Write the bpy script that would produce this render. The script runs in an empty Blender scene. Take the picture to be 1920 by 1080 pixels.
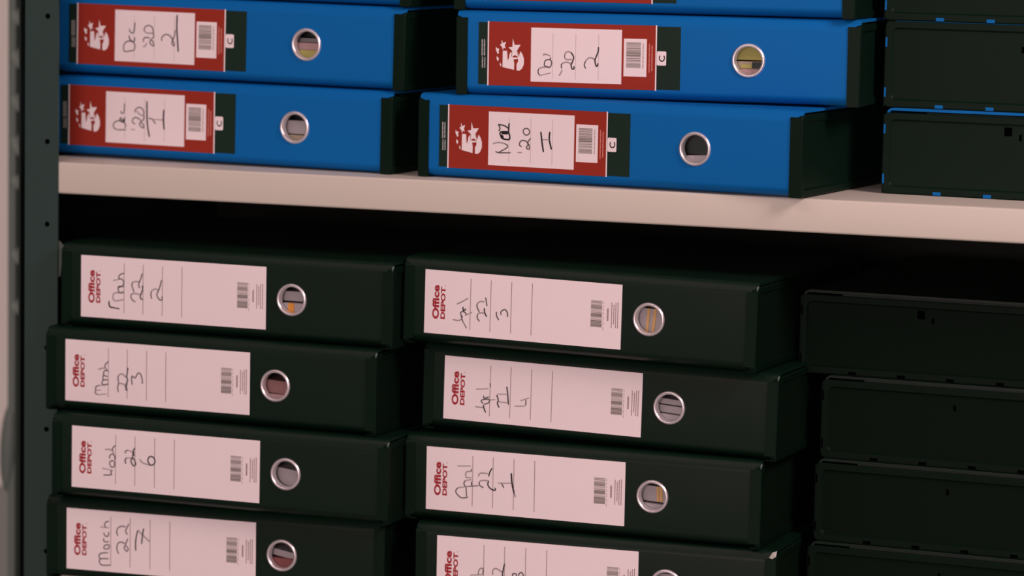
import bpy, bmesh, math, random
from mathutils import Vector, Matrix

# ------------------------------------------------------------------ units
# Everything below is measured in "u": 1 u = 0.93 mm. Origin: front top edge
# of the upper shelf where it meets the left post; x right, y into the
# shelf, z up.  The origin stands 1.25 m above the floor.
S = 0.00093
Z0 = 1.25
rnd = random.Random(7)
scene = bpy.context.scene
COL = scene.collection


def P(x, y, z):
    return Vector((x * S, y * S, z * S + Z0))


# ------------------------------------------------------------------ camera
cam_data = bpy.data.cameras.new('camera')
cam_data.sensor_width = 36.0
cam_data.lens = 6380.0 / 1920.0 * 36.0
cam_data.clip_start = 0.05
cam_data.dof.use_dof = True
cam_data.dof.focus_distance = 2.83
cam_data.dof.aperture_fstop = 4.6
cam = bpy.data.objects.new('camera', cam_data)
COL.objects.link(cam)
yaw, pitch, roll = math.radians(19.40), math.radians(-6.61), math.radians(1.09)
f = Vector((-math.sin(yaw) * math.cos(pitch), math.cos(yaw) * math.cos(pitch), math.sin(pitch)))
r = Vector((math.cos(yaw), math.sin(yaw), 0))
u = r.cross(f)
r2 = math.cos(roll) * r + math.sin(roll) * u
u2 = -math.sin(roll) * r + math.cos(roll) * u
m = Matrix((r2, u2, -f)).transposed().to_4x4()
m.translation = P(1483.0, -2905.0, 259.0)
cam.matrix_world = m
scene.camera = cam

# ------------------------------------------------------------------ light and exposure
world = bpy.data.worlds.new('room_ambient')
world.use_nodes = True
world.node_tree.nodes['Background'].inputs[0].default_value = (1.0, 0.68, 0.67, 1)
world.node_tree.nodes['Background'].inputs[1].default_value = 0.17
scene.world = world

target = P(640, 0, -60)


def area_lamp(name, az, el, dist, w, h, watts):
    """az: degrees to the right of straight out of the shelf, el: degrees above it."""
    az, el = math.radians(az), math.radians(el)
    d = bpy.data.lights.new(name, 'AREA')
    d.shape = 'RECTANGLE'
    d.size, d.size_y, d.energy, d.color = w, h, watts, (1.0, 0.66, 0.66)
    o = bpy.data.objects.new(name, d)
    COL.objects.link(o)
    v = Vector((math.sin(az) * math.cos(el), -math.cos(az) * math.cos(el), math.sin(el)))
    o.location = target + v * dist
    o.rotation_euler = v.to_track_quat('Z', 'Y').to_euler()


area_lamp('window_light', 4, 4, 4.0, 1.6, 0.9, 64)
area_lamp('ceiling_panel_lamp', 64, 35, 2.1, 0.6, 0.6, 30)
area_lamp('added_fold_light', -22, 44, 2.0, 1.6, 0.2, 5.5)  # added without a known source, to put highlights on the cover folds

scene.view_settings.view_transform = 'Standard'
scene.view_settings.look = 'None'
scene.view_settings.exposure = 0.0
scene.view_settings.gamma = 1.0
scene.view_settings.use_curve_mapping = False


# ------------------------------------------------------------------ materials
def mat(name, col, rough=0.6, spec=0.5, metal=0.0, bump=0.0, bscale=400.0, var=0.0):
    mt = bpy.data.materials.new(name)
    mt.use_nodes = True
    nt = mt.node_tree
    b = nt.nodes['Principled BSDF']
    b.inputs['Base Color'].default_value = (*col, 1)
    b.inputs['Roughness'].default_value = rough
    b.inputs['Specular IOR Level'].default_value = spec
    b.inputs['Metallic'].default_value = metal
    if bump or var:
        tc = nt.nodes.new('ShaderNodeTexCoord')
        nz = nt.nodes.new('ShaderNodeTexNoise')
        nz.inputs['Scale'].default_value = bscale
        nz.inputs['Detail'].default_value = 4
        nt.links.new(tc.outputs['Object'], nz.inputs['Vector'])
        if bump:
            bp = nt.nodes.new('ShaderNodeBump')
            bp.inputs['Strength'].default_value = bump
            bp.inputs['Distance'].default_value = 0.0004
            nt.links.new(nz.outputs['Fac'], bp.inputs['Height'])
            nt.links.new(bp.outputs['Normal'], b.inputs['Normal'])
        if var:
            mx = nt.nodes.new('ShaderNodeMix')
            mx.data_type = 'RGBA'
            mx.inputs['A'].default_value = (*[c * (1 - var) for c in col], 1)
            mx.inputs['B'].default_value = (*[min(1, c * (1 + var)) for c in col], 1)
            nt.links.new(nz.outputs['Fac'], mx.inputs['Factor'])
            nt.links.new(mx.outputs['Result'], b.inputs['Base Color'])
    return mt


M = {
    'blue': mat('blue_cover', (0.003, 0.143, 0.445), 0.58, 0.08, bump=0.10, bscale=900, var=0.04),
    'black': mat('black_cover', (0.0020, 0.0142, 0.0075), 0.40, 0.22, bump=0.08, bscale=900),
    'matte': mat('matte_black_board', (0.0012, 0.0075, 0.0036), 0.7, 0.08),
    'rim': mat('dull_black_rim', (0.0014, 0.0085, 0.0044), 0.55, 0.08),
    'plastic': mat('black_plastic', (0.0030, 0.0135, 0.0078), 0.45, 0.08, bump=0.06, bscale=1200),
    'void': mat('dark_hole', (0.001, 0.001, 0.001), 0.9, 0.0),
    'chrome': mat('satin_nickel', (0.80, 0.82, 0.84), 0.30, 0.5, metal=0.75),
    'paper': mat('label_paper', (0.86, 0.86, 0.87), 0.75, 0.2, var=0.02, bscale=60),
    'card': mat('black_card', (0.0095, 0.029, 0.020), 0.6, 0.12),
    'red': mat('red_print', (0.30, 0.034, 0.020), 0.65, 0.12),
    'logo': mat('red_logo_print', (0.36, 0.032, 0.042), 0.7, 0.1),
    'line': mat('grey_rule', (0.22, 0.17, 0.16), 0.8, 0.1),
    'faint': mat('faint_rule', (0.52, 0.49, 0.49), 0.8, 0.1),
    'bar': mat('barcode_print', (0.22, 0.22, 0.20), 0.8, 0.1),
    'small': mat('small_print', (0.33, 0.26, 0.26), 0.8, 0.1),
    'ashy': mat('grey_print', (0.42, 0.48, 0.45), 0.8, 0.1),
    'rosy': mat('rose_print', (0.62, 0.27, 0.22), 0.8, 0.1),
    'b': mat('ink_bold', (0.012, 0.012, 0.014), 0.5, 0.3),
    'd': mat('ink_dark', (0.035, 0.034, 0.038), 0.5, 0.3),
    'm': mat('ink_pen', (0.10, 0.095, 0.10), 0.6, 0.2),
    'l': mat('ink_thin', (0.36, 0.34, 0.35), 0.6, 0.2),
    'cream': mat('cream_steel', (0.59, 0.62, 0.53), 0.45, 0.4, bump=0.05, bscale=300, var=0.015),
    'post': mat('green_grey_steel', (0.022, 0.056, 0.048), 0.5, 0.35, bump=0.06, bscale=700),
    'side': mat('dark_green_steel', (0.008, 0.020, 0.015), 0.5, 0.35),
    'dark': mat('dark_steel', (0.006, 0.011, 0.008), 0.7, 0.2),
    'grey': mat('mid_grey_steel', (0.15, 0.215, 0.19), 0.5, 0.3, bump=0.05, bscale=200),
    'wall': mat('wall_paint', (0.86, 0.93, 0.84), 0.85, 0.2, bump=0.1, bscale=120, var=0.03),
    'dado': mat('grey_dado_paint', (0.31, 0.37, 0.34), 0.7, 0.2, var=0.04, bscale=40),
    'lug': mat('light_grey_steel', (0.22, 0.30, 0.265), 0.5, 0.3),
    'lit_panel': mat('lit_panel_grey', (0.085, 0.12, 0.105), 0.5, 0.3),
    'floor': mat('floor_vinyl', (0.30, 0.31, 0.29), 0.6, 0.3, var=0.08, bscale=20),
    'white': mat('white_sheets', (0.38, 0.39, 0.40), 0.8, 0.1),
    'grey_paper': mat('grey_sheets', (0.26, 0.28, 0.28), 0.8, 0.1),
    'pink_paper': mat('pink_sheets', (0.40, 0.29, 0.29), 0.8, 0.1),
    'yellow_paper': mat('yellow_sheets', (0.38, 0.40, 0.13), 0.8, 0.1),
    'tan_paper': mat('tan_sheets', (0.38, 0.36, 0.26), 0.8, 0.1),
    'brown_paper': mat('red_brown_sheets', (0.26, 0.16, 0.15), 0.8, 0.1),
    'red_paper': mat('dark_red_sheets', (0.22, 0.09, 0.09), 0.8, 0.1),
    'dim': mat('shade_and_divider_grey', (0.05, 0.07, 0.065), 0.8, 0.1),  # divider tab, and sheets standing in for shade in the finger holes
    'orange': mat('orange_tab', (0.66, 0.32, 0.06), 0.7, 0.2),
    'rubber': mat('rubber_band', (0.60, 0.42, 0.16), 0.6, 0.3),
    'glint': mat('painted_glint', (0.10, 0.15, 0.14), 0.4, 0.5),
    'chip': mat('bare_cardboard', (0.48, 0.52, 0.48), 0.9, 0.1),
}


# ------------------------------------------------------------------ mesh builder
class MB:
    """Collects faces (in u) with materials and links them as ONE mesh object."""

    def __init__(self):
        self.v, self.f, self.mi, self.mats = [], [], [], []

    def _m(self, k):
        if k not in self.mats:
            self.mats.append(k)
        return self.mats.index(k)

    def face(self, pts, k):
        n = len(self.v)
        self.v += [tuple(p) for p in pts]
        self.f.append(list(range(n, n + len(pts))))
        self.mi.append(self._m(k))

    def grid(self, verts, faces, k):
        n = len(self.v)
        self.v += [tuple(p) for p in verts]
        i = self._m(k)
        for fc in faces:
            self.f.append([a + n for a in fc])
            self.mi.append(i)

    def box(self, a, b, k):
        (x0, y0, z0), (x1, y1, z1) = a, b
        vs = [(x, y, z) for x in (x0, x1) for y in (y0, y1) for z in (z0, z1)]
        self.grid(vs, [(0, 1, 3, 2), (4, 6, 7, 5), (0, 4, 5, 1), (2, 3, 7, 6), (0, 2, 6, 4), (1, 5, 7, 3)], k)

    def rect(self, x0, x1, z0, z1, y, k):            # printed patch facing the viewer (-y)
        self.face([(x0, y, z0), (x1, y, z0), (x1, y, z1), (x0, y, z1)], k)

    def poly(self, pts, y, k):                       # printed outline facing -y, any shape
        a = sum(p[0] * q[1] - q[0] * p[1] for p, q in zip(pts, pts[1:] + pts[:1]))
        if a < 0:
            pts = pts[::-1]
        bm = bmesh.new()
        vs = [bm.verts.new((p[0], y, p[1])) for p in pts]
        es = [bm.edges.new((vs[i], vs[(i + 1) % len(vs)])) for i in range(len(vs))]
        res = bmesh.ops.triangle_fill(bm, use_beauty=True, edges=es, normal=(0, -1, 0))
        bm.verts.index_update()
        vv = [v.co[:] for v in bm.verts]
        self.grid(vv, [[v.index for v in fc.verts] for fc in bm.faces], k)
        bm.free()

    def ribbon(self, pts, w, y, k):                  # pen stroke lying on the label
        if len(pts) > 2:                             # smooth it
            q = []
            n = len(pts)
            for i in range(n - 1):
                p0, p1, p2, p3 = pts[max(i - 1, 0)], pts[i], pts[i + 1], pts[min(i + 2, n - 1)]
                for s in range(4):
                    t = s / 4
                    q.append(tuple(0.5 * (2 * b + (c - a) * t + (2 * a - 5 * b + 4 * c - d) * t * t + (3 * b - a - 3 * c + d) * t ** 3)
                                   for a, b, c, d in zip(p0, p1, p2, p3)))
            q.append(pts[-1])
            pts = q
        L, R = [], []
        for i, p in enumerate(pts):
            a, b = pts[max(i - 1, 0)], pts[min(i + 1, len(pts) - 1)]
            dx, dz = b[0] - a[0], b[1] - a[1]
            n = math.hypot(dx, dz) or 1
            ww = w / 2 * (0.75 if i in (0, len(pts) - 1) else 1)
            L.append((p[0] - dz / n * ww, y, p[1] + dx / n * ww))
            R.append((p[0] + dz / n * ww, y, p[1] - dx / n * ww))
        n = len(pts)
        self.grid(L + R, [(i, n + i, n + i + 1, i + 1) for i in range(n - 1)], k)

    def build(self, name, parent=None, smooth=None, bevel=None, label=None):
        me = bpy.data.meshes.new(name)
        me.from_pydata([(x * S, y * S, z * S) for x, y, z in self.v], [], self.f)
        for k in self.mats:
            me.materials.append(M[k])
        for p, i in zip(me.polygons, self.mi):
            p.material_index = i
        if smooth or bevel:
            bm = bmesh.new()
            bm.from_mesh(me)
            bmesh.ops.remove_doubles(bm, verts=bm.verts, dist=1e-6)
            bmesh.ops.recalc_face_normals(bm, faces=bm.faces)
            if bevel:
                es = [e for e in bm.edges if len(e.link_faces) == 2 and e.calc_face_angle() > 0.6]
                bmesh.ops.bevel(bm, geom=es, offset=bevel * S, segments=2, affect='EDGES', profile=0.6)
            bm.to_mesh(me)
            bm.free()
            if smooth:
                me.polygons.foreach_set('use_smooth', [True] * len(me.polygons))
                me.set_sharp_from_angle(angle=math.radians(smooth))
        me.update()
        o = bpy.data.objects.new(name, me)
        COL.objects.link(o)
        if parent:
            o.parent = parent
        if label:
            o['label'] = label
        return o


def tag(o, label=None, cat=None, group=None, kind=None):
    for k, v in (('label', label), ('category', cat), ('group', group), ('kind', kind)):
        if v:
            o[k] = v
    return o


def empty(name, loc, rot=None):
    o = bpy.data.objects.new(name, None)
    o.empty_display_size = 0.03
    COL.objects.link(o)
    mw = (rot or Matrix.Identity(3)).to_4x4()
    mw.translation = loc
    o.matrix_world = mw
    return o


def rounded_rect(a0, a1, b0, b1, rad, n=6):
    pts = []
    for ca, cb, s in ((a1 - rad, b1 - rad, 0), (a0 + rad, b1 - rad, 90), (a0 + rad, b0 + rad, 180), (a1 - rad, b0 + rad, 270)):
        for i in range(n + 1):
            t = math.radians(s + 90 * i / n)
            pts.append((ca + rad * math.cos(t), cb + rad * math.sin(t)))
    return pts


def glyphs(mb, body, x_top, x_base, z0, z1, y, k, offset=0.0):
    """Printed word, read upwards: its baseline at x_base, letter tops at x_top, from z0 up to z1."""
    cu = bpy.data.curves.new('word', 'FONT')
    cu.body = body
    cu.offset = offset
    cu.resolution_u = 3
    o = bpy.data.objects.new('word', cu)
    COL.objects.link(o)
    bpy.context.view_layer.update()
    me = bpy.data.meshes.new_from_object(o.evaluated_get(bpy.context.evaluated_depsgraph_get()))
    bpy.data.objects.remove(o)
    bpy.data.curves.remove(cu)
    xs = [v.co.x for v in me.vertices]
    ys = [v.co.y for v in me.vertices]
    a, b, c, d = min(xs), max(xs), min(ys), max(ys)
    vv = [(x_base + (x_top - x_base) * (v.co.y - c) / (d - c), y, z0 + (z1 - z0) * (v.co.x - a) / (b - a)) for v in me.vertices]
    mb.grid(vv, [list(p.vertices) for p in me.polygons], k)
    bpy.data.meshes.remove(me)


# ------------------------------------------------------------------ handwriting, in u on each label (x along the spine, z up)
HAND = {
  'dec2': [
    ('m', [(-17.0,-5.8),(-23.1,-4.8),(-27.4,-6.9),(-28.8,-10.7),(-28.1,-14.4),(-25.0,-14.8),(-17.0,-13.1)]),
    ('m', [(-17.9,-6.4),(-16.5,-8.5),(-17.0,-13.1)]),
    ('d', [(-23.1,0.4),(-22.2,-2.8),(-20.0,-4.9),(-17.6,-5.3),(-17.0,-1.0)]),
    ('m', [(-22.5,6.8),(-22.2,4.2),(-19.7,2.7),(-17.9,3.6)]),
    ('d', [(-17.9,3.6),(-17.3,7.6),(-17.1,13.0)]),
    ('l', [(-8.1,-9.6),(-5.9,-9.0),(-3.8,-5.7)]),
    ('m', [(-7.2,-5.3),(-7.5,-2.6),(-5.3,-0.7),(-0.5,-1.2)]),
    ('m', [(0.5,-2.3),(-0.8,-5.0),(1.4,-7.6),(3.8,-8.2),(3.2,-5.3),(0.5,-2.3)]),
    ('m', [(-6.6,4.9),(-6.6,8.1),(-4.1,10.3),(-0.5,10.5),(2.3,8.0),(2.9,3.7),(3.5,0.6),(0.8,-2.2)]),
    ('l', [(-6.6,4.9),(-3.5,3.4),(0.8,3.6),(2.9,2.7)]),
    ('m', [(12.3,-3.3),(12.0,-0.6),(14.1,2.1),(17.7,3.1),(21.3,1.4),(23.4,-1.7),(22.9,-4.9),(25.0,-7.4),(25.6,-5.3),(23.7,-2.2),(25.5,2.2),(26.1,7.5)]),
    ('b', [(28.1,21.9),(27.9,9.2),(28.9,-1.9),(29.8,-12.8)]),
  ],
  'dec1': [
    ('d', [(-25.8,-12.0),(-16.1,-11.2)]),
    ('m', [(-17.0,-9.6),(-16.7,-6.3),(-19.8,-3.8),(-24.1,-3.2),(-28.5,-4.8),(-30.1,-8.1),(-28.6,-10.7),(-26.1,-11.4)]),
    ('d', [(-22.2,0.4),(-22.6,-2.9),(-19.8,-4.3),(-17.9,-3.7),(-17.9,0.6)]),
    ('d', [(-21.6,-0.7),(-19.1,-2.7),(-18.2,-1.0)]),
    ('m', [(-22.1,6.3),(-21.2,4.2),(-18.8,4.6),(-18.1,9.2),(-18.0,13.5)]),
    ('l', [(-11.1,-10.9),(-6.2,-10.7)]),
    ('m', [(-6.1,-5.5),(-8.9,-3.8),(-8.9,-1.1),(-6.1,0.9),(-2.4,-0.2),(0.1,-2.3),(-1.5,-5.0),(0.0,-7.4),(3.1,-8.6),(2.8,-5.9),(0.1,-3.3)]),
    ('m', [(-6.7,5.5),(-6.0,8.2),(-2.9,10.5),(0.8,9.8),(2.9,7.0),(2.9,3.2),(3.2,0.6),(1.3,-2.7)]),
    ('l', [(-4.8,7.2),(-1.7,4.1),(1.9,2.7)]),
    ('b', [(6.3,17.1),(6.6,1.8),(7.7,-8.9),(9.5,-16.9)]),
    ('m', [(8.4,0.8),(12.4,-0.0),(16.0,-4.2)]),
    ('l', [(12.4,-0.0),(24.0,0.0)]),
    ('b', [(24.7,9.7),(24.3,-0.5),(25.5,-9.3)]),
  ],
  'nov2': [
    ('l', [(-19.4,-16.0),(-29.8,-18.6)]),
    ('m', [(-29.8,-18.6),(-31.3,-15.8),(-30.8,-12.6)]),
    ('l', [(-30.8,-12.6),(-26.5,-11.0),(-19.8,-11.2)]),
    ('m', [(-19.8,-10.9),(-25.0,-9.9),(-25.3,-7.0),(-24.1,-4.7),(-19.9,-4.3),(-18.6,-7.4),(-19.8,-10.9)]),
    ('l', [(-26.0,-1.0),(-26.0,0.7),(-23.0,0.2),(-19.9,-0.8)]),
    ('d', [(-19.6,-1.7),(-20.2,-4.6)]),
    ('l', [(-11.5,-18.2),(-9.4,-15.2),(-8.8,-12.9)]),
    ('m', [(-8.9,-11.8),(-9.5,-8.9),(-8.3,-6.9)]),
    ('l', [(-8.3,-6.9),(-4.1,-5.9),(-0.4,-7.3)]),
    ('d', [(-0.4,-7.3),(-0.1,-9.3),(0.8,-11.8),(2.6,-11.5),(2.3,-9.2)]),
    ('m', [(-6.6,-2.0),(-6.0,2.0)]),
    ('l', [(-6.0,2.0),(-3.6,3.5),(-0.6,3.0)]),
    ('d', [(-0.6,3.0),(1.6,-0.1),(1.9,-2.9),(-0.4,-8.7)]),
    ('l', [(-6.6,-2.0),(-4.1,-3.6),(0.7,-3.2)]),
    ('m', [(13.5,-11.2),(12.2,-7.8),(13.4,-4.4)]),
    ('l', [(13.4,-4.4),(16.4,-1.5),(20.0,-1.7),(22.1,-3.6)]),
    ('d', [(25.2,8.4),(25.0,4.4),(23.5,0.4),(22.1,-3.6),(23.1,-8.2),(24.3,-8.7),(24.9,-6.1)]),
  ],
  'nov1': [
    ('m', [(-31.2,-11.6),(-27.3,-12.6),(-15.7,-12.1)]),
    ('l', [(-33.8,-4.8),(-28.6,-3.4),(-22.2,-4.0)]),
    ('m', [(-22.2,-4.0),(-18.9,-5.9),(-20.2,-8.2),(-27.3,-12.0)]),
    ('b', [(-26.4,3.1),(-24.1,0.3),(-17.7,-0.3),(-17.1,2.9),(-19.0,6.3),(-26.1,6.0),(-26.4,3.1)]),
    ('s', [(-25.2,5.1),(-18.7,5.1)]),
    ('b', [(-25.8,1.9),(-23.8,0.6),(-24.2,3.2)]),
    ('s', [(-25.5,3.7),(-24.8,2.0)]),
    ('d', [(-28.8,12.8),(-22.3,11.9),(-18.7,9.7)]),
    ('d', [(-28.1,6.8),(-26.8,9.4),(-28.4,12.5)]),
    ('b', [(-17.8,14.4),(-18.1,10.4),(-18.2,5.1)]),
    ('l', [(-8.9,-11.5),(-4.4,-11.3)]),
    ('m', [(-4.8,-6.1),(-7.1,-4.8),(-6.4,-1.8),(-3.6,-0.3),(0.3,-1.5),(1.6,-3.8),(-0.3,-6.8),(2.6,-8.1),(2.5,-4.3),(0.9,-2.7),(3.8,2.1)]),
    ('m', [(-3.9,7.5),(-2.4,10.1),(0.8,10.3),(2.8,7.8),(1.5,5.1),(-1.7,4.7),(-3.9,7.5)]),
    ('b', [(13.9,8.2),(15.3,-1.5),(16.9,-10.0)]),
    ('b', [(22.8,8.6),(22.5,1.2),(24.8,-7.3)]),
    ('l', [(15.9,1.2),(22.5,1.4)]),
  ],
  'mar2': [
    ('b', [(-67.2,-12.8),(-66.2,-17.9),(-61.9,-18.9)]),
    ('b', [(-61.9,-18.9),(-55.9,-19.5)]),
    ('l', [(-51.6,-10.6),(-60.8,-12.1),(-62.9,-8.7),(-60.8,-4.7),(-51.6,-4.2)]),
    ('m', [(-51.6,-2.9),(-55.1,-4.4),(-56.9,-2.6),(-57.2,1.2),(-54.4,2.0),(-51.6,1.6)]),
    ('m', [(-57.9,-0.1),(-55.1,1.4),(-53.0,2.1),(-51.5,5.4),(-52.9,8.5),(-56.5,9.0)]),
    ('l', [(-62.9,7.0),(-56.5,8.3)]),
    ('m', [(-56.5,8.3),(-56.5,11.5),(-54.3,13.6),(-50.8,14.4)]),
    ('m', [(-38.9,-12.0),(-42.4,-10.0),(-43.8,-6.9),(-42.7,-4.3)]),
    ('l', [(-42.7,-4.3),(-38.1,-4.0),(-33.6,-5.0)]),
    ('d', [(-31.4,-9.3),(-33.9,-7.5),(-32.8,-3.6),(-31.4,0.3),(-31.8,4.1)]),
    ('m', [(-40.3,-2.8),(-42.7,3.4),(-42.0,6.6)]),
    ('l', [(-42.0,6.6),(-38.1,7.5),(-33.9,7.1)]),
    ('m', [(-34.6,1.4),(-35.6,4.5),(-34.6,7.7),(-33.2,11.0),(-31.7,15.6)]),
    ('m', [(-21.6,-8.0),(-22.6,-4.3),(-21.9,-0.4)]),
    ('l', [(-21.9,-0.4),(-18.4,1.7),(-14.9,0.7)]),
    ('m', [(-11.7,10.4),(-12.8,5.3),(-14.5,0.7),(-16.3,-3.9),(-13.5,-8.2),(-10.7,-8.0),(-11.0,-4.8)]),
  ],
  'mar3': [
    ('l', [(-52.6,-20.3),(-62.2,-21.6)]),
    ('m', [(-62.2,-21.6),(-65.0,-19.9),(-64.3,-17.4)]),
    ('l', [(-64.3,-17.4),(-58.8,-17.0)]),
    ('m', [(-64.3,-17.4),(-64.3,-14.4),(-60.9,-12.6)]),
    ('l', [(-60.9,-12.6),(-54.0,-11.8)]),
    ('m', [(-50.6,-10.4),(-55.4,-11.6),(-57.8,-10.2),(-56.1,-7.1),(-51.3,-6.7)]),
    ('m', [(-56.8,-7.1),(-56.1,-2.8),(-52.0,-3.7)]),
    ('m', [(-56.1,-3.4),(-55.4,1.5),(-52.0,2.4)]),
    ('l', [(-61.9,2.6),(-56.8,4.2),(-54.0,4.6)]),
    ('m', [(-54.0,4.6),(-50.6,0.6)]),
    ('m', [(-54.7,5.2),(-54.0,8.3),(-50.6,11.0)]),
    ('m', [(-40.3,-17.6),(-41.0,-12.7),(-39.6,-9.0)]),
    ('l', [(-39.6,-9.0),(-34.2,-9.8),(-32.1,-12.7)]),
    ('m', [(-40.0,-9.0),(-40.7,-3.6),(-39.6,-1.1)]),
    ('l', [(-39.6,-1.1),(-36.2,0.1),(-32.1,-3.0)]),
    ('d', [(-30.1,6.3),(-31.4,-2.3),(-30.4,-5.3),(-32.1,-10.3),(-32.1,-14.5),(-30.4,-15.0)]),
    ('m', [(-25.3,-9.8),(-26.3,-5.0),(-25.7,-1.3),(-22.6,-2.9),(-19.9,1.5),(-17.2,1.7),(-15.1,-3.0),(-14.8,-7.9)]),
  ],
  'mar6': [
    ('m', [(-63.7,-15.6),(-55.4,-14.6),(-56.1,-11.8),(-54.0,-10.4)]),
    ('l', [(-54.0,-10.4),(-65.1,-9.1)]),
    ('m', [(-57.5,-3.7),(-55.4,-7.3),(-52.6,-6.5),(-52.3,-2.1),(-55.4,-1.1),(-57.5,-3.7)]),
    ('m', [(-57.5,0.7),(-56.8,3.9),(-54.0,5.4)]),
    ('m', [(-54.0,5.4),(-51.9,3.0),(-51.9,-0.1)]),
    ('l', [(-62.4,8.8),(-56.1,9.3),(-52.6,5.5)]),
    ('m', [(-54.0,8.5),(-54.1,11.0),(-51.3,13.7)]),
    ('d', [(-40.1,-3.0),(-41.2,0.1),(-39.5,2.8)]),
    ('l', [(-39.5,2.8),(-34.6,2.8)]),
    ('d', [(-33.3,3.9),(-35.0,-0.0),(-32.5,-4.2),(-30.1,-2.8),(-31.2,0.9),(-33.3,3.9),(-31.9,9.0)]),
    ('m', [(-40.5,6.8),(-40.9,8.9),(-38.1,10.1)]),
    ('l', [(-38.1,10.1),(-34.0,8.9)]),
    ('d', [(-30.9,12.9),(-32.9,9.6),(-32.9,6.4),(-31.2,5.9)]),
    ('l', [(-26.0,2.6),(-23.6,-0.3),(-18.7,-1.8),(-15.3,-2.2)]),
    ('d', [(-15.3,-2.2),(-17.4,1.4),(-16.7,4.6),(-14.0,6.1),(-10.9,4.4),(-10.2,0.7),(-12.5,-2.0),(-15.3,-2.2)]),
  ],
  'mar7': [
    ('m', [(-50.7,-22.7),(-59.8,-23.4),(-62.4,-21.4),(-62.8,-19.0),(-61.1,-17.3),(-53.1,-16.7)]),
    ('m', [(-61.8,-17.0),(-63.4,-14.7),(-61.1,-12.0),(-53.7,-10.8)]),
    ('m', [(-53.0,-7.0),(-57.7,-7.4),(-57.4,-4.3),(-53.0,-3.3),(-53.0,-7.0)]),
    ('m', [(-58.4,2.5),(-57.7,-0.5),(-53.0,-0.2)]),
    ('m', [(-58.3,8.1),(-57.0,5.1),(-53.7,5.3),(-53.3,9.1)]),
    ('l', [(-62.0,13.4),(-53.0,13.1)]),
    ('m', [(-56.3,13.2),(-57.7,16.2),(-55.6,18.8),(-53.0,19.3)]),
    ('m', [(-42.7,-11.2),(-44.7,-6.4),(-43.7,-1.4),(-40.3,0.4),(-36.4,-0.8)]),
    ('m', [(-33.4,4.3),(-35.7,-1.4),(-37.0,-5.2),(-34.4,-8.1),(-33.0,-5.5),(-35.4,-2.6)]),
    ('m', [(-43.7,6.1),(-45.0,9.7),(-43.7,13.5),(-40.3,15.6),(-35.7,15.3)]),
    ('m', [(-32.3,18.6),(-35.0,13.5),(-35.7,11.0),(-33.7,8.0)]),
    ('d', [(-25.1,-6.8),(-25.4,0.6),(-24.4,8.1),(-23.1,13.1)]),
    ('l', [(-23.1,13.1),(-17.1,8.0),(-10.5,2.6)]),
    ('d', [(-17.1,15.4),(-18.4,7.9),(-19.1,0.1)]),
  ],
  'apr3': [
    ('l', [(-68.3,-15.0),(-62.3,-15.4),(-59.0,-13.6)]),
    ('d', [(-60.1,-11.2),(-58.2,-16.0)]),
    ('m', [(-58.2,-16.0),(-54.3,-21.9)]),
    ('m', [(-58.4,-12.3),(-60.8,-8.8),(-58.6,-6.8),(-55.2,-8.4),(-55.8,-10.3)]),
    ('l', [(-55.8,-10.3),(-49.2,-6.7)]),
    ('d', [(-58.4,-2.5),(-57.9,-6.1),(-55.3,-4.1)]),
    ('l', [(-64.8,-0.5),(-58.9,2.4),(-53.4,5.9)]),
    ('m', [(-41.6,-14.7),(-44.0,-11.2),(-43.5,-8.1)]),
    ('l', [(-43.5,-8.1),(-41.2,-6.7),(-36.6,-6.9)]),
    ('m', [(-41.9,-6.1),(-44.4,-1.4),(-44.2,1.7)]),
    ('l', [(-44.2,1.7),(-41.0,3.8),(-37.0,3.5)]),
    ('d', [(-37.1,-2.1),(-36.6,-6.3),(-34.5,-9.8)]),
    ('d', [(-36.1,7.8),(-34.5,-0.0)]),
    ('m', [(-22.4,-12.0),(-24.6,-8.4),(-25.0,-4.5)]),
    ('d', [(-20.3,-6.9),(-20.8,-3.9)]),
    ('m', [(-20.4,-3.8),(-16.9,-1.7),(-14.1,-4.6),(-14.0,-8.5)]),
  ],
  'apr4': [
    ('l', [(-65.4,-15.7),(-58.1,-15.7),(-56.9,-13.4)]),
    ('d', [(-57.5,-13.4),(-56.1,-17.7),(-54.7,-20.1)]),
    ('m', [(-57.6,-12.2),(-59.7,-9.8),(-57.0,-8.3),(-51.8,-7.8),(-52.3,-11.0),(-56.9,-12.7)]),
    ('l', [(-51.1,-8.4),(-45.8,-7.3)]),
    ('m', [(-57.2,-4.6),(-56.8,-7.1),(-51.8,-5.3)]),
    ('l', [(-65.3,0.6),(-52.8,2.1)]),
    ('d', [(-50.8,3.5),(-51.3,7.3)]),
    ('d', [(-41.6,-14.4),(-43.4,-10.8),(-42.8,-7.6),(-44.3,-2.8)]),
    ('l', [(-43.4,-2.0),(-34.8,-1.6)]),
    ('l', [(-42.5,-8.9),(-33.9,-9.3)]),
    ('d', [(-34.7,5.7),(-33.5,-1.7),(-32.5,-11.0)]),
    ('l', [(-26.2,-11.7),(-16.0,-10.7)]),
    ('d', [(-15.4,-10.0),(-15.4,-5.1)]),
    ('l', [(-20.8,-6.2),(-12.4,-2.9)]),
  ],
  'apr1': [
    ('m', [(-55.1,-15.0),(-61.7,-16.1),(-66.4,-12.8),(-67.4,-9.7),(-65.2,-7.0)]),
    ('l', [(-65.2,-7.0),(-57.9,-5.5)]),
    ('d', [(-57.4,-5.2),(-56.7,-14.5)]),
    ('m', [(-57.9,-5.2),(-59.6,-2.8),(-58.1,0.4)]),
    ('l', [(-58.1,0.4),(-52.1,1.5)]),
    ('d', [(-52.1,-0.4),(-52.0,-4.1)]),
    ('m', [(-56.6,-5.1),(-45.4,-3.6)]),
    ('m', [(-57.8,4.8),(-57.5,3.0)]),
    ('l', [(-57.5,3.0),(-52.2,3.4)]),
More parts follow.
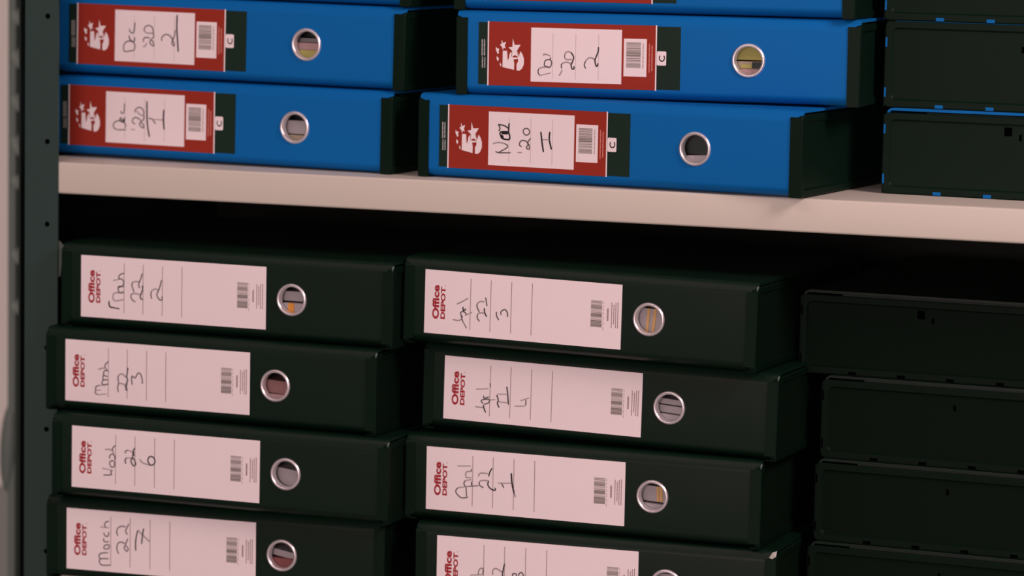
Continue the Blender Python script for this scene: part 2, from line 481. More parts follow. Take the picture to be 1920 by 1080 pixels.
    ('l', [(-58.2,4.8),(-56.9,8.6),(-52.3,9.0)]),
    ('d', [(-52.3,9.3),(-52.4,11.5)]),
    ('l', [(-66.3,13.2),(-53.1,14.2)]),
    ('m', [(-40.1,-5.0),(-44.1,-2.9),(-44.2,0.2)]),
    ('l', [(-44.2,0.2),(-41.6,1.7),(-35.0,1.9)]),
    ('d', [(-35.0,1.6),(-35.9,-1.6),(-33.5,-5.1),(-28.9,-6.6),(-28.6,-4.1)]),
    ('m', [(-45.0,5.2),(-45.0,7.0)]),
    ('l', [(-45.0,7.0),(-42.4,8.5),(-35.8,8.4)]),
    ('d', [(-35.1,5.9),(-34.2,9.8),(-32.0,13.7)]),
    ('d', [(-22.5,0.7),(-20.1,-3.5)]),
    ('l', [(-25.8,0.5),(-13.4,1.4)]),
    ('b', [(-13.0,10.8),(-12.1,0.9),(-9.9,-7.6)]),
    ('m', [(-9.9,-7.6),(-8.5,-11.2)]),
  ],
  'aprb': [
    ('l', [(-64.2,-5.5),(-51.1,-3.9)]),
    ('m', [(-56.2,-4.4),(-56.0,-1.1)]),
    ('l', [(-56.0,-1.1),(-54.1,1.8),(-51.5,1.5)]),
    ('m', [(-51.5,1.5),(-52.0,-3.5)]),
    ('m', [(-42.3,-3.2),(-42.3,0.0)]),
    ('l', [(-42.3,0.0),(-41.0,2.3),(-38.1,2.5),(-33.0,-0.3)]),
    ('d', [(-30.8,8.0),(-32.1,1.9),(-32.7,-2.5),(-32.3,-5.7)]),
    ('m', [(-22.7,-3.9),(-23.0,-1.2),(-21.6,-0.5),(-19.4,-0.9),(-19.0,-3.0)]),
    ('m', [(-17.1,-2.3),(-16.8,-0.7),(-15.4,0.8),(-13.7,0.7),(-12.0,-2.5)]),
  ],
}

M['s'] = M['b']                                   # crossed-out, written over several times
PEN = {'s': 2.6, 'b': 1.5, 'd': 1.25, 'm': 1.1, 'l': 1.25}

# ------------------------------------------------------------------ the lever arch file
DEPTH, TH = 305.0, 2.5
KIND = {
    'blue': dict(xl=-110.0, xr=263.6, fl=11.2, ring=163.4, zt=37.9, zb=-38.2, size=1.0178),
    'black': dict(xl=-118.3, xr=225.0, fl=10.3, ring=123.1, zt=39.9, zb=-39.9, size=1.0),
    'slim': dict(xl=-118.3, xr=225.0, fl=10.3, ring=123.1, zt=37.9, zb=-38.2, size=1.0),
}


def cover_mesh(kd, key):
    k = KIND[kd]
    xl, xr = k['xl'] + 0.6, k['xr'] - 0.6
    zt, zb = k['zt'], k['zb'] + 0.5

    def path(off):
        p = []
        for y, z in ((DEPTH, 0), (9, 0), (6, -0.4), (4, -1.5), (2.8, -3.0), (0.6, -7.8), (0.12, -9.2), (0, -11)):
            p.append((y if y == DEPTH else y + off, zt + min(z, -off)))
        for i in range(11):
            q = math.radians(90 * i / 10)
            p.append((15 - (15 - off) * math.cos(q), zb + 9 - (9 - off) * math.sin(q)))
        p.append((DEPTH, zb + off))
        return p
    mb = MB()
    out, inn = path(0), path(TH)
    n = len(out)
    spine = 7                                       # segment index of the flat spine
    for i in range(n - 1):
        (y0, z0), (y1, z1) = out[i], out[i + 1]
        (a0, b0), (a1, b1) = inn[i], inn[i + 1]
        if i != spine:
            mb.face([(xl, y0, z0), (xl, y1, z1), (xr, y1, z1), (xr, y0, z0)], key)
            mb.face([(xl, a1, b1), (xl, a0, b0), (xr, a0, b0), (xr, a1, b1)], key)
        mb.face([(xr, y0, z0), (xr, y1, z1), (xr, a1, b1), (xr, a0, b0)], key)
        mb.face([(xl, y1, z1), (xl, y0, z0), (xl, a0, b0), (xl, a1, b1)], key)
    for i in (0, n - 1):
        (y0, z0), (a0, b0) = out[i], inn[i]
        mb.face([(xl, y0, z0), (xr, y0, z0), (xr, a0, b0), (xl, a0, b0)], key)
    cx, rr, seg = k['ring'], 13.0, 40
    circ = [(cx + rr * math.cos(2 * math.pi * i / seg), rr * math.sin(2 * math.pi * i / seg)) for i in range(seg)]
    for yy, pa in ((0.0, out), (TH, inn)):
        za, zc = pa[spine][1], pa[spine + 1][1]
        bm = bmesh.new()
        ring = [bm.verts.new((x, yy, z)) for x, z in circ]
        rect = [bm.verts.new(p) for p in ((xl, yy, zc), (xr, yy, zc), (xr, yy, za), (xl, yy, za))]
        es = [bm.edges.new((ring[i], ring[(i + 1) % seg])) for i in range(seg)]
        es += [bm.edges.new((rect[i], rect[(i + 1) % 4])) for i in range(4)]
        bmesh.ops.triangle_fill(bm, use_beauty=True, edges=es, normal=(0, -1, 0))
        bm.verts.index_update()
        mb.grid([v.co[:] for v in bm.verts], [[v.index for v in fc.verts] for fc in bm.faces], key)
        bm.free()
    for i in range(seg):
        (x0, z0), (x1, z1) = circ[i], circ[(i + 1) % seg]
        mb.face([(x0, 0, z0), (x1, 0, z1), (x1, TH, z1), (x0, TH, z0)], key)
    return mb


def end_panel_mesh(kd, side, top=None):
    """Moulded end of the box: a rimmed plate with a flange folded over the spine."""
    k = KIND[kd]
    X = k['xr'] if side > 0 else k['xl']
    s = side
    mb = MB()
    y0, y1, z0, z1 = -0.9, 299.0, k['zb'], top or k['zt'] - 3.9
    loops = []
    for x, ins, rad in ((X - s * 6, 1.2, 4), (X - s * 0.8, 0.3, 4), (X, 1.0, 3.4), (X, 6.2, 5.0), (X - s * 1.8, 7.6, 4.2)):
        loops.append([(x, a, b) for a, b in rounded_rect(y0 + ins, y1 - ins, z0 + ins, z1 - ins, rad)])
    n = len(loops[0])
    vs = [p for lp in loops for p in lp]
    fs = []
    for j in range(len(loops) - 1):
        for i in range(n):
            fs.append((j * n + i, j * n + (i + 1) % n, (j + 1) * n + (i + 1) % n, (j + 1) * n + i))
    fs.append([i for i in range(n)])
    mb.grid(vs, fs[:2 * n] + fs[-1:], 'plastic')
    mb.grid(vs, fs[2 * n:-1], 'plastic' if kd == 'blue' else 'rim')
    mb.face(loops[-1], 'plastic' if kd == 'blue' else 'matte')
    xa, xb = sorted((X - s * k['fl'], X - s * 0.8))
    mb.box((xa, -0.9, z0 + (0.6 if kd == 'blue' else 5.0)), (xb, 0.4, 31.8), 'plastic')        # flange over the spine
    mb.box((xa, 3, z0), (xb, 299, z0 + 1.0), 'plastic')             # flange under the base
    return mb


def ring_mesh(cx):
    mb = MB()
    prof = [(15.2, 0.1), (15.1, -0.5), (14.7, -1.15), (14.0, -1.6), (13.2, -1.6), (12.5, -1.1), (12.1, -0.3), (12.0, 0.8), (12.0, 5.5), (12.9, 5.5), (13.0, 0.1)]
    seg = 72
    vs = [(cx + rr * math.cos(2 * math.pi * i / seg), y, rr * math.sin(2 * math.pi * i / seg)) for rr, y in prof for i in range(seg)]
    n = len(prof)
    fs = [(j * seg + i, j * seg + (i + 1) % seg, ((j + 1) % n) * seg + (i + 1) % seg, ((j + 1) % n) * seg + i) for j in range(n) for i in range(seg)]
    mb.grid(vs, fs, 'chrome')
    return mb


def dashes(mb, x, w, z0, z1, y, k, rg, gap=0.5):
    z = z0
    while z < z1 - 0.5:
        ln = min(rg.uniform(1.0, 4.2), z1 - z)
        mb.rect(x - w / 2, x + w / 2, z, z + ln, y, k)
        z += ln + gap


def barcode(mb, x0, x1, levels, y, k, rg):
    for z0, z1, dens in levels:
        z = z0
        while z < z1 - 0.1:
            w = rg.choice((0.25, 0.25, 0.5, 0.75)) * (0.55 + 0.7 * dens)
            mb.rect(x0, x1, z, min(z + w, z1), y, k)
            z += w + rg.choice((0.18, 0.3)) * (1.9 - 1.3 * dens)


def black_label():
    """White printed spine label: paper with ruled lines and small print; logo and barcode apart."""
    rg = random.Random(3)
    base, logo, bars = MB(), MB(), MB()
    base.box((-97.0, -0.30, -29.3), (97.0, 0.0, 29.3), 'paper')
    for x in (-51.1, -31.0, -10.6, 9.7):
        base.rect(x - 0.28, x + 0.28, -23.4, 23.8, -0.34, 'line')
    for x, w, a, b in ((83.8, 1.5, -4.4, 7.0), (87.5, 0.8, -10.3, 12.6), (89.6, 0.8, -7, 10.8), (91.5, 0.8, -10.2, 12.7), (93.5, 0.8, -10.4, 13.3)):
        dashes(base, x, w, a, b, -0.34, 'small', rg, 0.2)
    glyphs(logo, 'Office', -89.2, -82.3, -15.8, 15.6, -0.36, 'logo', 0.04)
    glyphs(logo, 'DEPOT', -80.9, -76.2, -15.3, 14.3, -0.36, 'logo', 0.045)
    logo.rect(-76.9, -76.2, 14.9, 15.7, -0.36, 'logo')
    barcode(bars, 67.4, 78.2, ((-10.6, -4.8, 0.9), (-4.8, -1.6, 0.1), (-1.6, 1.8, 1.0), (1.8, 6.3, 0.3), (6.3, 9.5, 0.75), (9.5, 13.3, 0.25)), -0.36, 'bar', rg)
    dashes(bars, 79.5, 0.7, -13.0, 13.8, -0.36, 'faint', rg, 1.2)
    return base, logo, bars


def blue_label():
    """Black card with a red printed panel, white writing box, star numeral logo and barcode."""
    rg = random.Random(5)
    base, logo, bars = MB(), MB(), MB()
    base.box((-88.3, -0.30, -27.9), (101.2, 0.0, 27.9), 'card')
    base.rect(-78.9, 78.9, -28.6, 28.6, -0.33, 'red')
    for x in (-79.0, 78.8):
        base.rect(x - 0.6, x + 0.6, -28.9, 29.0, -0.36, 'paper')
    base.rect(-38.3, 46.9, -24.2, 24.1, -0.36, 'paper')
    for x in (-17.6, 3.9, 25.4):
        base.rect(x - 0.22, x + 0.22, -21, 19.6, -0.39, 'faint')
    for x in (-84.8, -82.6):
        dashes(base, x, 1.1, -2.0, 12.4, -0.34, 'ashy', rg, 0.35)
        dashes(base, x + 0.4, 1.0, -13.0, -3.0, -0.34, 'ashy', rg, 0.35)
    for x, a, b in ((72.5, -13.0, 12.5), (75.05, -11.8, 11.7)):
        dashes(base, x, 1.0, a, b, -0.36, 'rosy', rg, 0.3)
    base.poly(rounded_rect(79.6, 88.2, -6.5, 6.1, 1.2), -0.36, 'paper')
    glyphs(base, 'C', 81.4, 87.1, -3.3, 2.3, -0.39, 'b', 0.02)
    five = [(-65.1, 2.6), (-61.0, 2.7), (-60.3, -6.2), (-59.1, -3.8), (-58.7, -0.5), (-57.4, 1.9), (-55.9, 0.5), (-55.7, -3.1),
            (-50.7, -3.1), (-49.5, -1.2), (-48.2, 2.7), (-46.2, -0.2), (-44.9, -4.1), (-44.9, -8.9), (-46.5, -12.8), (-49.0, -14.8),
            (-51.7, -14.7), (-51.8, -9.0), (-50.4, -6.6), (-50.4, -4.3), (-54.8, -4.8), (-54.0, -8.5), (-54.2, -14.2), (-65.2, -12.0)]
    logo.poly(five, -0.36, 'paper')
    logo.poly([(-55.7, 13.9), (-53.9, 8.1), (-48.2, 8.4), (-51.4, 3.5), (-49.3, -3.2), (-53.4, -0.9), (-56.8, -2.9), (-56.2, 2.8), (-59.7, 5.8), (-55.9, 6.4)], -0.38, 'paper')
    for edge in ([(-51.6, 3.2), (-50.2, -2.2)], [(-56.3, 2.4), (-56.6, -2.4)]):
        logo.ribbon(edge, 0.6, -0.40, 'red')
    logo.poly([(-66.3, 12.9), (-65.0, 9.5), (-62.0, 10.8), (-63.3, 7.5), (-62.4, 4.8), (-64.5, 5.4), (-64.9, 3.0), (-66.0, 6.2), (-67.9, 8.0), (-66.2, 8.9)], -0.36, 'paper')
    logo.poly([(-71.6, 6.1), (-70.6, 4.6), (-68.5, 4.4), (-69.2, 2.0), (-68.6, 0.8), (-69.9, -0.5), (-70.7, 1.3), (-71.7, 3.1)], -0.36, 'paper')
    logo.poly([(-70.8, -2.3), (-68.7, -4.3), (-69.5, -7.0), (-70.8, -5.3)], -0.36, 'paper')
    logo.poly([(-67.8, -7.9), (-66.5, -9.4), (-66.6, -11.8), (-67.6, -10.3)], -0.36, 'paper')
    bars.rect(48.8, 70.1, -17.0, 16.5, -0.36, 'paper')
    barcode(bars, 51.2, 64.6, ((-9.3, -6.5, 0.7), (-6.5, 1.5, 0.5), (1.5, 5.5, 0.85), (5.5, 10, 0.55), (10, 13.4, 0.65)), -0.39, 'bar', rg)
    dashes(bars, 66.8, 1.3, -9.3, 13.0, -0.39, 'faint', rg)
    return base, logo, bars


# --- shared pieces, built once and copied
PROTO = {}
for kd, key in (('blue', 'blue'), ('black', 'black'), ('slim', 'black')):
    lab = blue_label() if kd == 'blue' else black_label()
    PROTO[kd] = dict(
        cover=cover_mesh(kd, key).build('cover', smooth=25),
        right=end_panel_mesh(kd, 1).build('end_panel', smooth=35),
        tall=end_panel_mesh(kd, 1, 38.2).build('end_panel', smooth=35),
        left=end_panel_mesh(kd, -1).build('end_panel', smooth=35),
        ring=ring_mesh(KIND[kd]['ring']).build('finger_ring', smooth=60, label='chrome finger ring'),
        label=lab[0].build('spine_label'),
        logo=lab[1].build('printed_logo'),
        bars=lab[2].build('barcode'))
    PROTO[kd]['label']['label'] = 'red and white spine label on black card' if kd == 'blue' else 'white spine label with handwriting'
    PROTO[kd]['right']['label'] = PROTO[kd]['tall']['label'] = PROTO[kd]['left']['label'] = 'black plastic end panel'
USED = set()


def piece(kd, what, parent):
    """First use takes the object itself, later uses take a copy."""
    o = PROTO[kd][what]
    if (kd, what) in USED:
        o = o.copy()
        COL.objects.link(o)
    USED.add((kd, what))
    o.parent = parent
    o.matrix_parent_inverse = Matrix.Identity(4)
    return o


# sheets seen through the finger hole: (top, bottom, material, distance behind the spine, slope); 'dim' ones are shade built as sheets
SHEETS = {
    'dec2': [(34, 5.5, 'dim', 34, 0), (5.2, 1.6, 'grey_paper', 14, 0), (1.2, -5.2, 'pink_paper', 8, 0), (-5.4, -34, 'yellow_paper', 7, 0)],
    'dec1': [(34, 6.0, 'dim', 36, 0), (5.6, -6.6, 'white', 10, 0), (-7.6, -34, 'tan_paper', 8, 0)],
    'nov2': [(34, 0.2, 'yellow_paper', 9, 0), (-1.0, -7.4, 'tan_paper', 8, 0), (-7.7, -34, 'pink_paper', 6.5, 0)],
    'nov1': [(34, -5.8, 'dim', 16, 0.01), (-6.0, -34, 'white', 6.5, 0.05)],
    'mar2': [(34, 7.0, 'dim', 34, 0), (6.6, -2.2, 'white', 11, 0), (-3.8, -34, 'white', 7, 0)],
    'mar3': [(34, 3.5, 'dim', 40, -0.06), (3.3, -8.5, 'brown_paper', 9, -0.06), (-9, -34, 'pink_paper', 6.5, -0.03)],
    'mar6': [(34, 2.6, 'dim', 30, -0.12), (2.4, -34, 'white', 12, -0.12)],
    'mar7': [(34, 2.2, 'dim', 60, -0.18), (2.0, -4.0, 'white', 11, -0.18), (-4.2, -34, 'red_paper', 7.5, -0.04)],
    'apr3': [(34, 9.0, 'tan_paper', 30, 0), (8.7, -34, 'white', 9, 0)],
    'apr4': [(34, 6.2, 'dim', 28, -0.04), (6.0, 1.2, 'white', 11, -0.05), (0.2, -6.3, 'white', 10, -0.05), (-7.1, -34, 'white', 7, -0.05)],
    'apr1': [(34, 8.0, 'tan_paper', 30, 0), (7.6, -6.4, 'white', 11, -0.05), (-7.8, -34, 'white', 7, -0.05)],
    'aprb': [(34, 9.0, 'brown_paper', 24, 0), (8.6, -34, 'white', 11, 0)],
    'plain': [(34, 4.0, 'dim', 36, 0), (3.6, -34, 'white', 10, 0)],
}


def sheets(root, kd, key):
    k = KIND[kd]
    cx = k['ring']
    made = []
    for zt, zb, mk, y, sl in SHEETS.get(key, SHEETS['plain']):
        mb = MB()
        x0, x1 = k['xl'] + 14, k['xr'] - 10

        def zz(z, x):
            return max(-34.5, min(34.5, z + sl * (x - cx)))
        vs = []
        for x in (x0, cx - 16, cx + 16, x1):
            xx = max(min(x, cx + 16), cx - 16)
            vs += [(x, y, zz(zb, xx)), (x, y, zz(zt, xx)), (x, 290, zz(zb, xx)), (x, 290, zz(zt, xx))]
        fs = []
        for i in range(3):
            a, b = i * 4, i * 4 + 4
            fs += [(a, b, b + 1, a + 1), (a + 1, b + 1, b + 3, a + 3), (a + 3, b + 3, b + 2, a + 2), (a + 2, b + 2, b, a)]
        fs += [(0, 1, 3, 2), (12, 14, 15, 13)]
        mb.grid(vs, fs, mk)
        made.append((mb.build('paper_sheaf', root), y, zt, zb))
    return made


def make_file(kd, key, x, y, z, yaw_deg, tilt_deg, label, group, spine_out=True, panel='right'):
    yw, tl = math.radians(yaw_deg), math.radians(tilt_deg)
    ex = Vector((math.cos(yw) * math.cos(tl), math.sin(yw) * math.cos(tl), math.sin(tl)))
    n = Vector((-math.sin(yw), math.cos(yw), 0))
    ez = ex.cross(n).normalized()
    n = ez.cross(ex)
    rot = Matrix((ex, n, ez)).transposed()
    ZB = KIND[kd]['zb']
    size = KIND[kd]['size']
    base = Vector((x, y, z)) + ez * ZB * size
    rot = rot @ Matrix.Diagonal((size, size, size))
    root = empty('lever_arch_file', P(*base), rot)
    tag(root, label, 'file', group)
    lift = Matrix.Translation((0, 0, -ZB * S))

    def put(o):
        o.matrix_local = lift
        return o
    put(piece(kd, 'cover', root))
    rp = put(piece(kd, panel, root))
    put(piece(kd, 'left', root))
    if spine_out:
        put(piece(kd, 'ring', root))
        lab = put(piece(kd, 'label', root))
        piece(kd, 'logo', lab).matrix_local = Matrix.Identity(4)
        piece(kd, 'bars', lab).matrix_local = Matrix.Identity(4)
        if key in HAND:
            mb = MB()
            for i, (w, pts) in enumerate(HAND[key]):
                mb.ribbon(pts, PEN[w], -0.42 - 0.004 * i, w)
            mb.build('handwriting', lab)
    for o, sy, zt, zb in sheets(root, kd, key):
        put(o)
        cx = KIND[kd]['ring']
        if key == 'mar2' and zt < 0:
            t = MB(); t.box((cx - 6.5, sy - 0.6, -16), (cx - 0.5, sy, zt), 'orange'); t.build('sticky_tab', o, label='orange sticky tab')
        if key == 'nov2' and zt == -1.0:
            t = MB(); t.box((cx - 9, sy - 0.4, -7.0), (cx + 1, sy, -3.6), 'yellow_paper'); t.build('sticky_tab', o, label='yellow sticky tab')
            t = MB(); t.box((cx + 1.2, sy - 0.4, -7.0), (cx + 12, sy, -1.4), 'dim'); t.build('divider_tab', o, label='dark grey divider tab')
        if key in ('apr3', 'apr1') and zt > 7 and zt < 9:
            for a, b, sk in (((-4.5, -2.2, -1.6), (1.6, 4.2, -2.2))[0:2] if key == 'apr3' else ((0.4, 2.4, 0.6), (3.2, 6.0, 0.4))):
                t = MB()
                lo = -16 if key == 'apr3' else -6.2
                t.grid([(cx + a + sk, sy - 0.7, lo), (cx + b + sk, sy - 0.7, lo), (cx + b, sy - 0.7, zt), (cx + a, sy - 0.7, zt),
                        (cx + a + sk, sy, lo), (cx + b + sk, sy, lo), (cx + b, sy, zt), (cx + a, sy, zt)],
                       [(0, 1, 2, 3), (4, 7, 6, 5), (0, 4, 5, 1), (1, 5, 6, 2), (2, 6, 7, 3), (3, 7, 4, 0)], 'rubber')
                t.build('rubber_band', o, label='orange rubber band')
    return root, rp


BG, KG = 'blue lever arch files on the upper shelf', 'black lever arch files on the lower shelf'
FILES = [
    # kind, key, x, y, z, yaw, tilt, label
    ('blue', 'dec3', 76.0, 53.0, 194.4, -3.7, -0.55, "blue lever arch file on top of the file marked Dec '20 2", BG),
    ('blue', 'dec2', 70.5, 52.5, 116.4, -3.73, -0.55, "blue lever arch file with red label handwritten Dec '20 2", BG),
    ('blue', 'dec1', 59.6, 55.3, 37.6, -4.61, -0.35, "blue lever arch file with red label handwritten Dec '20 1", BG),
    ('blue', 'nov3', 496.5, 35.0, 191.6, -1.2, 0.35, "blue lever arch file on top of the file marked Nov '20 2", BG),
    ('blue', 'nov2', 501.9, 32.0, 113.8, 0.23, 0.35, "blue lever arch file with red label handwritten Nov '20 2", BG),
    ('blue', 'nov1', 465.3, 18.1, 36.2, -6.71, 0.08, "blue lever arch file with red label handwritten Nov '20 I, overhanging the shelf edge", BG),
    ('black', 'mar2', 130.1, -21.2, -118.0, -2.03, -0.07, 'black lever arch file with white label handwritten March 22 2', KG),
    ('black', 'mar3', 118.8, -30.8, -197.8, -2.06, 0.0, 'black lever arch file with white label handwritten March 22 3', KG),
    ('black', 'mar6', 134.4, -44.5, -277.6, -0.35, -0.20, 'black lever arch file with white label handwritten March 22 6', KG),
    ('black', 'mar7', 123.0, -28.9, -359.0, 1.65, 0.05, 'black lever arch file with white label handwritten March 22 7', KG),
    ('black', 'apr3', 475.0, -14.2, -114.7, -3.89, -0.66, 'black lever arch file with white label handwritten April 22 3', KG),
    ('black', 'apr4', 490.3, 1.8, -195.5, -2.66, -0.85, 'black lever arch file with white label handwritten April 22 4', KG),
    ('black', 'apr1', 478.2, -6.7, -278.1, -1.51, 0.0, 'black lever arch file with white label handwritten April 22 1', KG),
    ('black', 'aprb', 492.7, -10.6, -358.9, 0.48, 0.10, 'black lever arch file under the April 22 1 file, chipped top right corner', KG),
]
for kd, key, x, y, z, yw, tl, lb, gr in FILES:
    ZB = KIND[kd]['zb']
    root, rp = make_file(kd, key, x, y, z, yw, tl, lb, gr)
    if key in ('mar2', 'mar3', 'mar6', 'apr3', 'apr4', 'apr1'):   # pale sliver modelled in place of a glint on the fold tip
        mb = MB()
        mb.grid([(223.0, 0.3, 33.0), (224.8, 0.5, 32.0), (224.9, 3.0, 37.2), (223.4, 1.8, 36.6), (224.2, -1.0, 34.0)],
                [(0, 1, 4), (1, 2, 4), (2, 3, 4), (3, 0, 4), (0, 3, 2, 1)], 'glint')
        o = mb.build('worn_or_glint_corner', root, label='grey tip standing in for a corner glint')
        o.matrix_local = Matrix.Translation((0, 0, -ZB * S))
    if key == 'aprb':                               # worn corner: bare cardboard
        mb = MB()
        vs = [(218.5, -0.5, 33.5), (221.5, -0.8, 32.4), (224.6, 0.4, 34.6), (224.7, 3.6, 39.2), (221.0, 1.8, 38.0), (223.2, -0.9, 35.8)]
        mb.grid(vs, [(0, 1, 5), (1, 2, 5), (2, 3, 5), (3, 4, 5), (4, 0, 5), (0, 4, 3, 2, 1)], 'chip')
        o = mb.build('worn_or_glint_corner', root, label='pale worn cardboard corner')
        o.matrix_local = Matrix.Translation((0, 0, -ZB * S))


# --- the right-hand stacks lie end-on: their end panels face out of the shelf
def end_on(kd, xl, y, zbase, delta, label, group, panel='right', square=False):
    d = math.radians(delta)
    ZB = KIND[kd]['zb']
    ex = Vector((math.sin(d), -math.cos(d), 0))
    o = Vector((xl, y, 0)) - ex * KIND[kd]['xr'] * KIND[kd]['size']
    root, rp = make_file(kd, 'plain', o.x, o.y, zbase - ZB * KIND[kd]['size'], -90 + delta, 0, label, group, spine_out=False, panel=panel)
    X = KIND[kd]['xr']
    # tabs of the cover locked into the rim of the end panel
    spots = [('l', -25.0), ('l', 19.0)] + [('b', 50.0 + 45.5 * i) for i in range(5)]
    for e, q in spots:
        mb = MB()
        if e == 'l':
            mb.box((X - 2, -0.2, q - 4.2), (X + 0.25, 1.5, q + 4.2), 'blue' if kd == 'blue' else 'void')
        else:
            mb.box((X - 2, q - 3.6, ZB + 0.5), (X + 0.25, q + 3.6, ZB + 3.4), 'blue' if kd == 'blue' else 'void')
        mb.build('locking_tab', rp, label='blue locking tab' if kd == 'blue' else 'dark slot of the locking tab')
    for a, b, w, h in ((112.0, 21.0, 7.0, 7.6), (123.0, 16.0, 2.4, 5.5)):
        if w > 4 and not square:
            continue
        mb = MB()
        mb.box((X - 2.6, a - w / 2, b - h / 2), (X - 1.72, a + w / 2, b + h / 2), 'void')
        mb.build('square_hole' if w > 4 else 'narrow_hole', rp, label='small dark hole')
    return root


BOT = -2.8
end_on('blue', 780.6, 88, BOT, -3.6, 'blue lever arch file lying end-on, bottom of the right-hand stack on the upper shelf', BG, square=True)
end_on('blue', 779.8, 88, BOT + 77.8, -3.0, 'blue lever arch file lying end-on, second from the bottom of the right-hand upper stack', BG, panel='tall')
end_on('blue', 778.2, 88, BOT + 155.6, -3.0, 'blue lever arch file lying end-on, cut by the top edge of the photo', BG, panel='tall')
LOW = -398.7
end_on('slim', 725.5, 75, LOW, -3.0, 'black lever arch file lying end-on, bottom of the right-hand stack on the lower shelf', KG)
end_on('slim', 730.5, 75, LOW + 76.7, -3.0, 'black lever arch file lying end-on, second from the bottom of the right-hand lower stack', KG)
end_on('slim', 734.5, 75, LOW + 153.4, -3.0, 'black lever arch file lying end-on, third from the bottom of the right-hand lower stack', KG)
end_on('slim', 711.5, 78, LOW + 230.1, -3.0, 'black lever arch file lying end-on, top of the right-hand stack below the shelf', KG, square=True)

# drop the master pieces no file needed
for kd in PROTO:
    for what, o in PROTO[kd].items():
        if (kd, what) not in USED:
            bpy.data.objects.remove(o)

# ------------------------------------------------------------------ shelving unit
FLOOR = -Z0 / S
TOP = 900.0
XR = 1150.0
unit = empty('shelving_unit', P(560, 200, FLOOR))
tag(unit, 'dark green-grey steel shelving unit with cream shelves full of lever arch files', 'shelving unit')
unit_inv = unit.matrix_world.inverted()


def unit_part(mb, name, **kw):
    o = mb.build(name, unit, **kw)
    o.matrix_local = unit_inv @ Matrix.Translation((0, 0, Z0))
    return o


def post(x0, x1, hx, inner):
    """Folded post with a column of round holes in its front flange."""
    mb = MB()
    holes = []
    z = 135.3
    while z > FLOOR + 60:
        z -= 198.2
    while z < TOP - 30:
        for q in (z, z - 119.2):
            if FLOOR + 30 < q < TOP - 30:
                holes.append(q)
        z += 198.2
    seg, rr = 14, 2.6
    for yy in (-2.0, 0.0):
        bm = bmesh.new()
        es = []
        rect = [bm.verts.new(p) for p in ((x0, yy, FLOOR), (x1, yy, FLOOR), (x1, yy, TOP), (x0, yy, TOP))]
        es += [bm.edges.new((rect[i], rect[(i + 1) % 4])) for i in range(4)]
        for q in holes:
            rg = [bm.verts.new((hx + rr * math.cos(2 * math.pi * i / seg), yy, q + rr * math.sin(2 * math.pi * i / seg))) for i in range(seg)]
            es += [bm.edges.new((rg[i], rg[(i + 1) % seg])) for i in range(seg)]
        bmesh.ops.triangle_fill(bm, use_beauty=True, edges=es, normal=(0, -1, 0))
        bm.verts.index_update()
        mb.grid([v.co[:] for v in bm.verts], [[v.index for v in fc.verts] for fc in bm.faces], 'post')
        bm.free()
    for q in holes:
        for i in range(seg):
            a, b = 2 * math.pi * i / seg, 2 * math.pi * (i + 1) / seg
            pa, pb = (hx + rr * math.cos(a), q + rr * math.sin(a)), (hx + rr * math.cos(b), q + rr * math.sin(b))
            mb.face([(pa[0], -2, pa[1]), (pb[0], -2, pb[1]), (pb[0], 0, pb[1]), (pa[0], 0, pa[1])], 'void')
    for a, b in ((x0, x1), (x1, x0)):
        mb.face([(a, -2, FLOOR), (a, 0, FLOOR), (a, 0, TOP), (a, -2, TOP)], 'post')
    mb.face([(x0, -2, TOP), (x1, -2, TOP), (x1, 0, TOP), (x0, 0, TOP)], 'post')
    xo = x0 if not inner else x1
    s = 1 if not inner else -1
    mb.box((min(xo, xo + s * 1.8), 0, FLOOR), (max(xo, xo + s * 1.8), 36, TOP), 'post')
    mb.box((min(hx - 9, hx + 9), 3.0, FLOOR), (max(hx - 9, hx + 9), 3.6, TOP), 'void')   # fold behind the holes
    return mb


unit_part(post(-35.0, 0.0, -11.2, False), 'upright')
unit_part(post(XR, XR + 35.0, XR + 11.2, True), 'upright')
mb = MB(); mb.box((-58.2, 30, FLOOR), (-56.4, 492, TOP), 'side'); unit_part(mb, 'side_panel')
mb = MB(); mb.box((XR + 32.6, 36, FLOOR), (XR + 34.6, 492, TOP), 'side'); unit_part(mb, 'side_panel')
mb = MB(); mb.box((-57, 490, FLOOR), (XR + 32.6, 492, TOP), 'dark'); unit_part(mb, 'back_panel')


def shelf(ztop):
    """Pressed steel shelf: top sheet, deep front lip with rounded edges, return folds."""
    prof = []
    rad = 2.2
    for cy, cz, s in ((0 + rad, ztop - rad, 90), (0 + rad, ztop - 30.2 + rad, 180)):
        for i in range(5):
            t = math.radians(s + 90 * i / 4)
            prof.append((cy + rad * math.cos(t), cz + rad * math.sin(t)))
    prof += [(14, ztop - 30.2), (14, ztop - 28.7), (1.8, ztop - 28.7), (1.8, ztop - 1.8), (488, ztop - 1.8), (488, ztop)]
    xa, xb = -33.0, XR + 33.0
    n = len(prof)
    mb = MB()
    vs = [(x, y, z) for x in (xa, xb) for y, z in prof]
    fs = [(i, (i + 1) % n, n + (i + 1) % n, n + i) for i in range(n)]
    mb.grid(vs, fs, 'cream')
    for x in (xa, xb):
        a = [(x, y, z) for y, z in prof]
        mb.face([a[0], a[-1], a[-2], a[-3]], 'cream')
        mb.face(a[0:10] + [a[-6], a[-5], a[-4], a[-3]], 'cream')
    return mb


for zt in (395.0, -3.0, -399.4, -795.4, -1190.0):
    unit_part(shelf(zt), 'shelf', smooth=30, label='cream painted steel shelf')

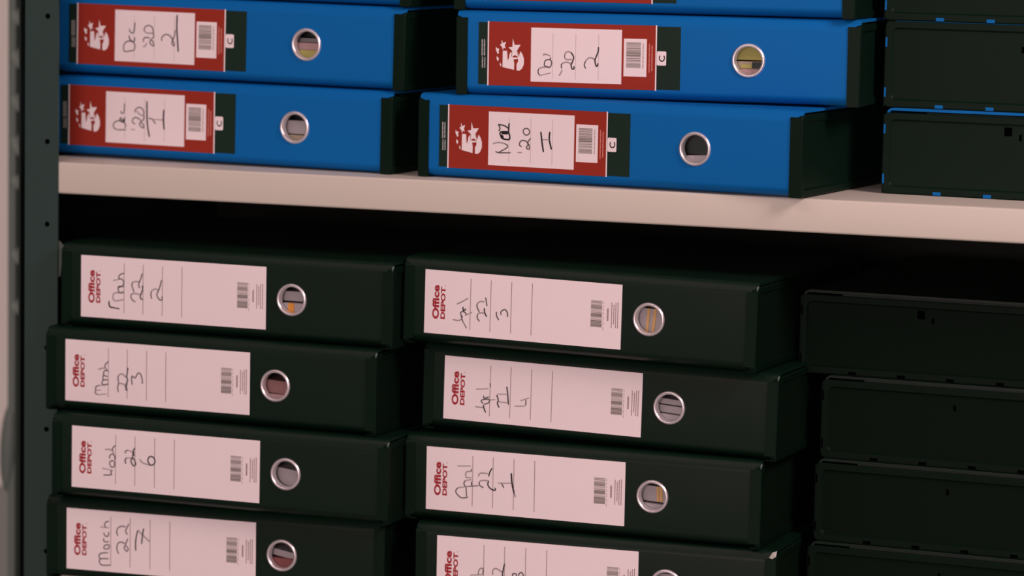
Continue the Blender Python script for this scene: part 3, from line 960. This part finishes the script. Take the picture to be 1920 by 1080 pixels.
mb = MB()  # sliver of lit side panel, its brightness put into the colour
mb.grid([(-3, 1.0, -78), (0.4, 1.0, -79), (5.0, 1.0, -83.5), (1.2, 1.0, -113), (-3, 1.0, -113), (-3, 2.6, -78), (0.4, 2.6, -79), (5.0, 2.6, -83.5), (1.2, 2.6, -113), (-3, 2.6, -113)],
        [(0, 1, 2, 3, 4), (9, 8, 7, 6, 5), (0, 5, 6, 1), (1, 6, 7, 2), (2, 7, 8, 3), (3, 8, 9, 4), (4, 9, 5, 0)], 'lit_panel')
unit_part(mb, 'lit_panel_sliver', label='grey sliver standing in for the lit side panel beside the post')

# ------------------------------------------------------------------ grey slotted post behind, at the left
slot = empty('slotted_upright', P(-195, 320, FLOOR))
tag(slot, 'grey slotted steel post standing behind the left edge of the shelving unit', 'post')
slot_inv = slot.matrix_world.inverted() @ Matrix.Translation((0, 0, Z0))
mb = MB()
mb.box((-213.5, 300, FLOOR), (-204.5, 345, TOP), 'grey')
mb.box((-206.0, 312, FLOOR), (-172.0, 345, TOP), 'post')  # darker colour stands in for shade on the right of this post
mb.build('post_body', slot, bevel=2).matrix_local = slot_inv


def lump(name, cx, cy, cz, rx, ry, rz, lean, key):
    """Rounded pressed lug."""
    mb = MB()
    nu, nv = 18, 10
    vs = []
    for j in range(nv + 1):
        ph = -math.pi / 2 + math.pi * j / nv
        for i in range(nu):
            th = 2 * math.pi * i / nu
            dz = rz * math.sin(ph)
            vs.append((cx + rx * math.cos(ph) * math.cos(th) + lean * dz, cy + ry * math.cos(ph) * math.sin(th), cz + dz))
    fs = [(j * nu + i, j * nu + (i + 1) % nu, (j + 1) * nu + (i + 1) % nu, (j + 1) * nu + i) for j in range(nv) for i in range(nu)]
    mb.grid(vs, fs, key)
    mb.build(name, slot, smooth=60).matrix_local = slot_inv


for py, hh in ((28, 20), (105, 24), (188, 22), (268, 26), (338, 18), (478, 20), (575, 18)):
    lump('post_lug', -205.5, 309, -167 + (540 - py) / 1.78, 6.5, 11, hh / 1.78 * 0.95, -0.25, 'lug')
lump('post_knob', -213.0, 303, -167 - 305 / 1.78, 9.5, 9, 48, 0.05, 'grey')

# ------------------------------------------------------------------ room
mb = MB(); mb.box((-2200, 660, FLOOR), (2600, 700, FLOOR + 2900), 'wall')
o = tag(mb.build('wall_back'), kind='structure'); o.location.z = Z0
mb = MB(); mb.box((-2200, 648, FLOOR), (2600, 660, -452), 'dado')
o = tag(mb.build('trim_1'), kind='structure'); o.location.z = Z0
mb = MB(); mb.box((-2200, -3600, FLOOR - 40), (2600, 700, FLOOR), 'floor')
o = tag(mb.build('floor'), kind='structure'); o.location.z = Z0
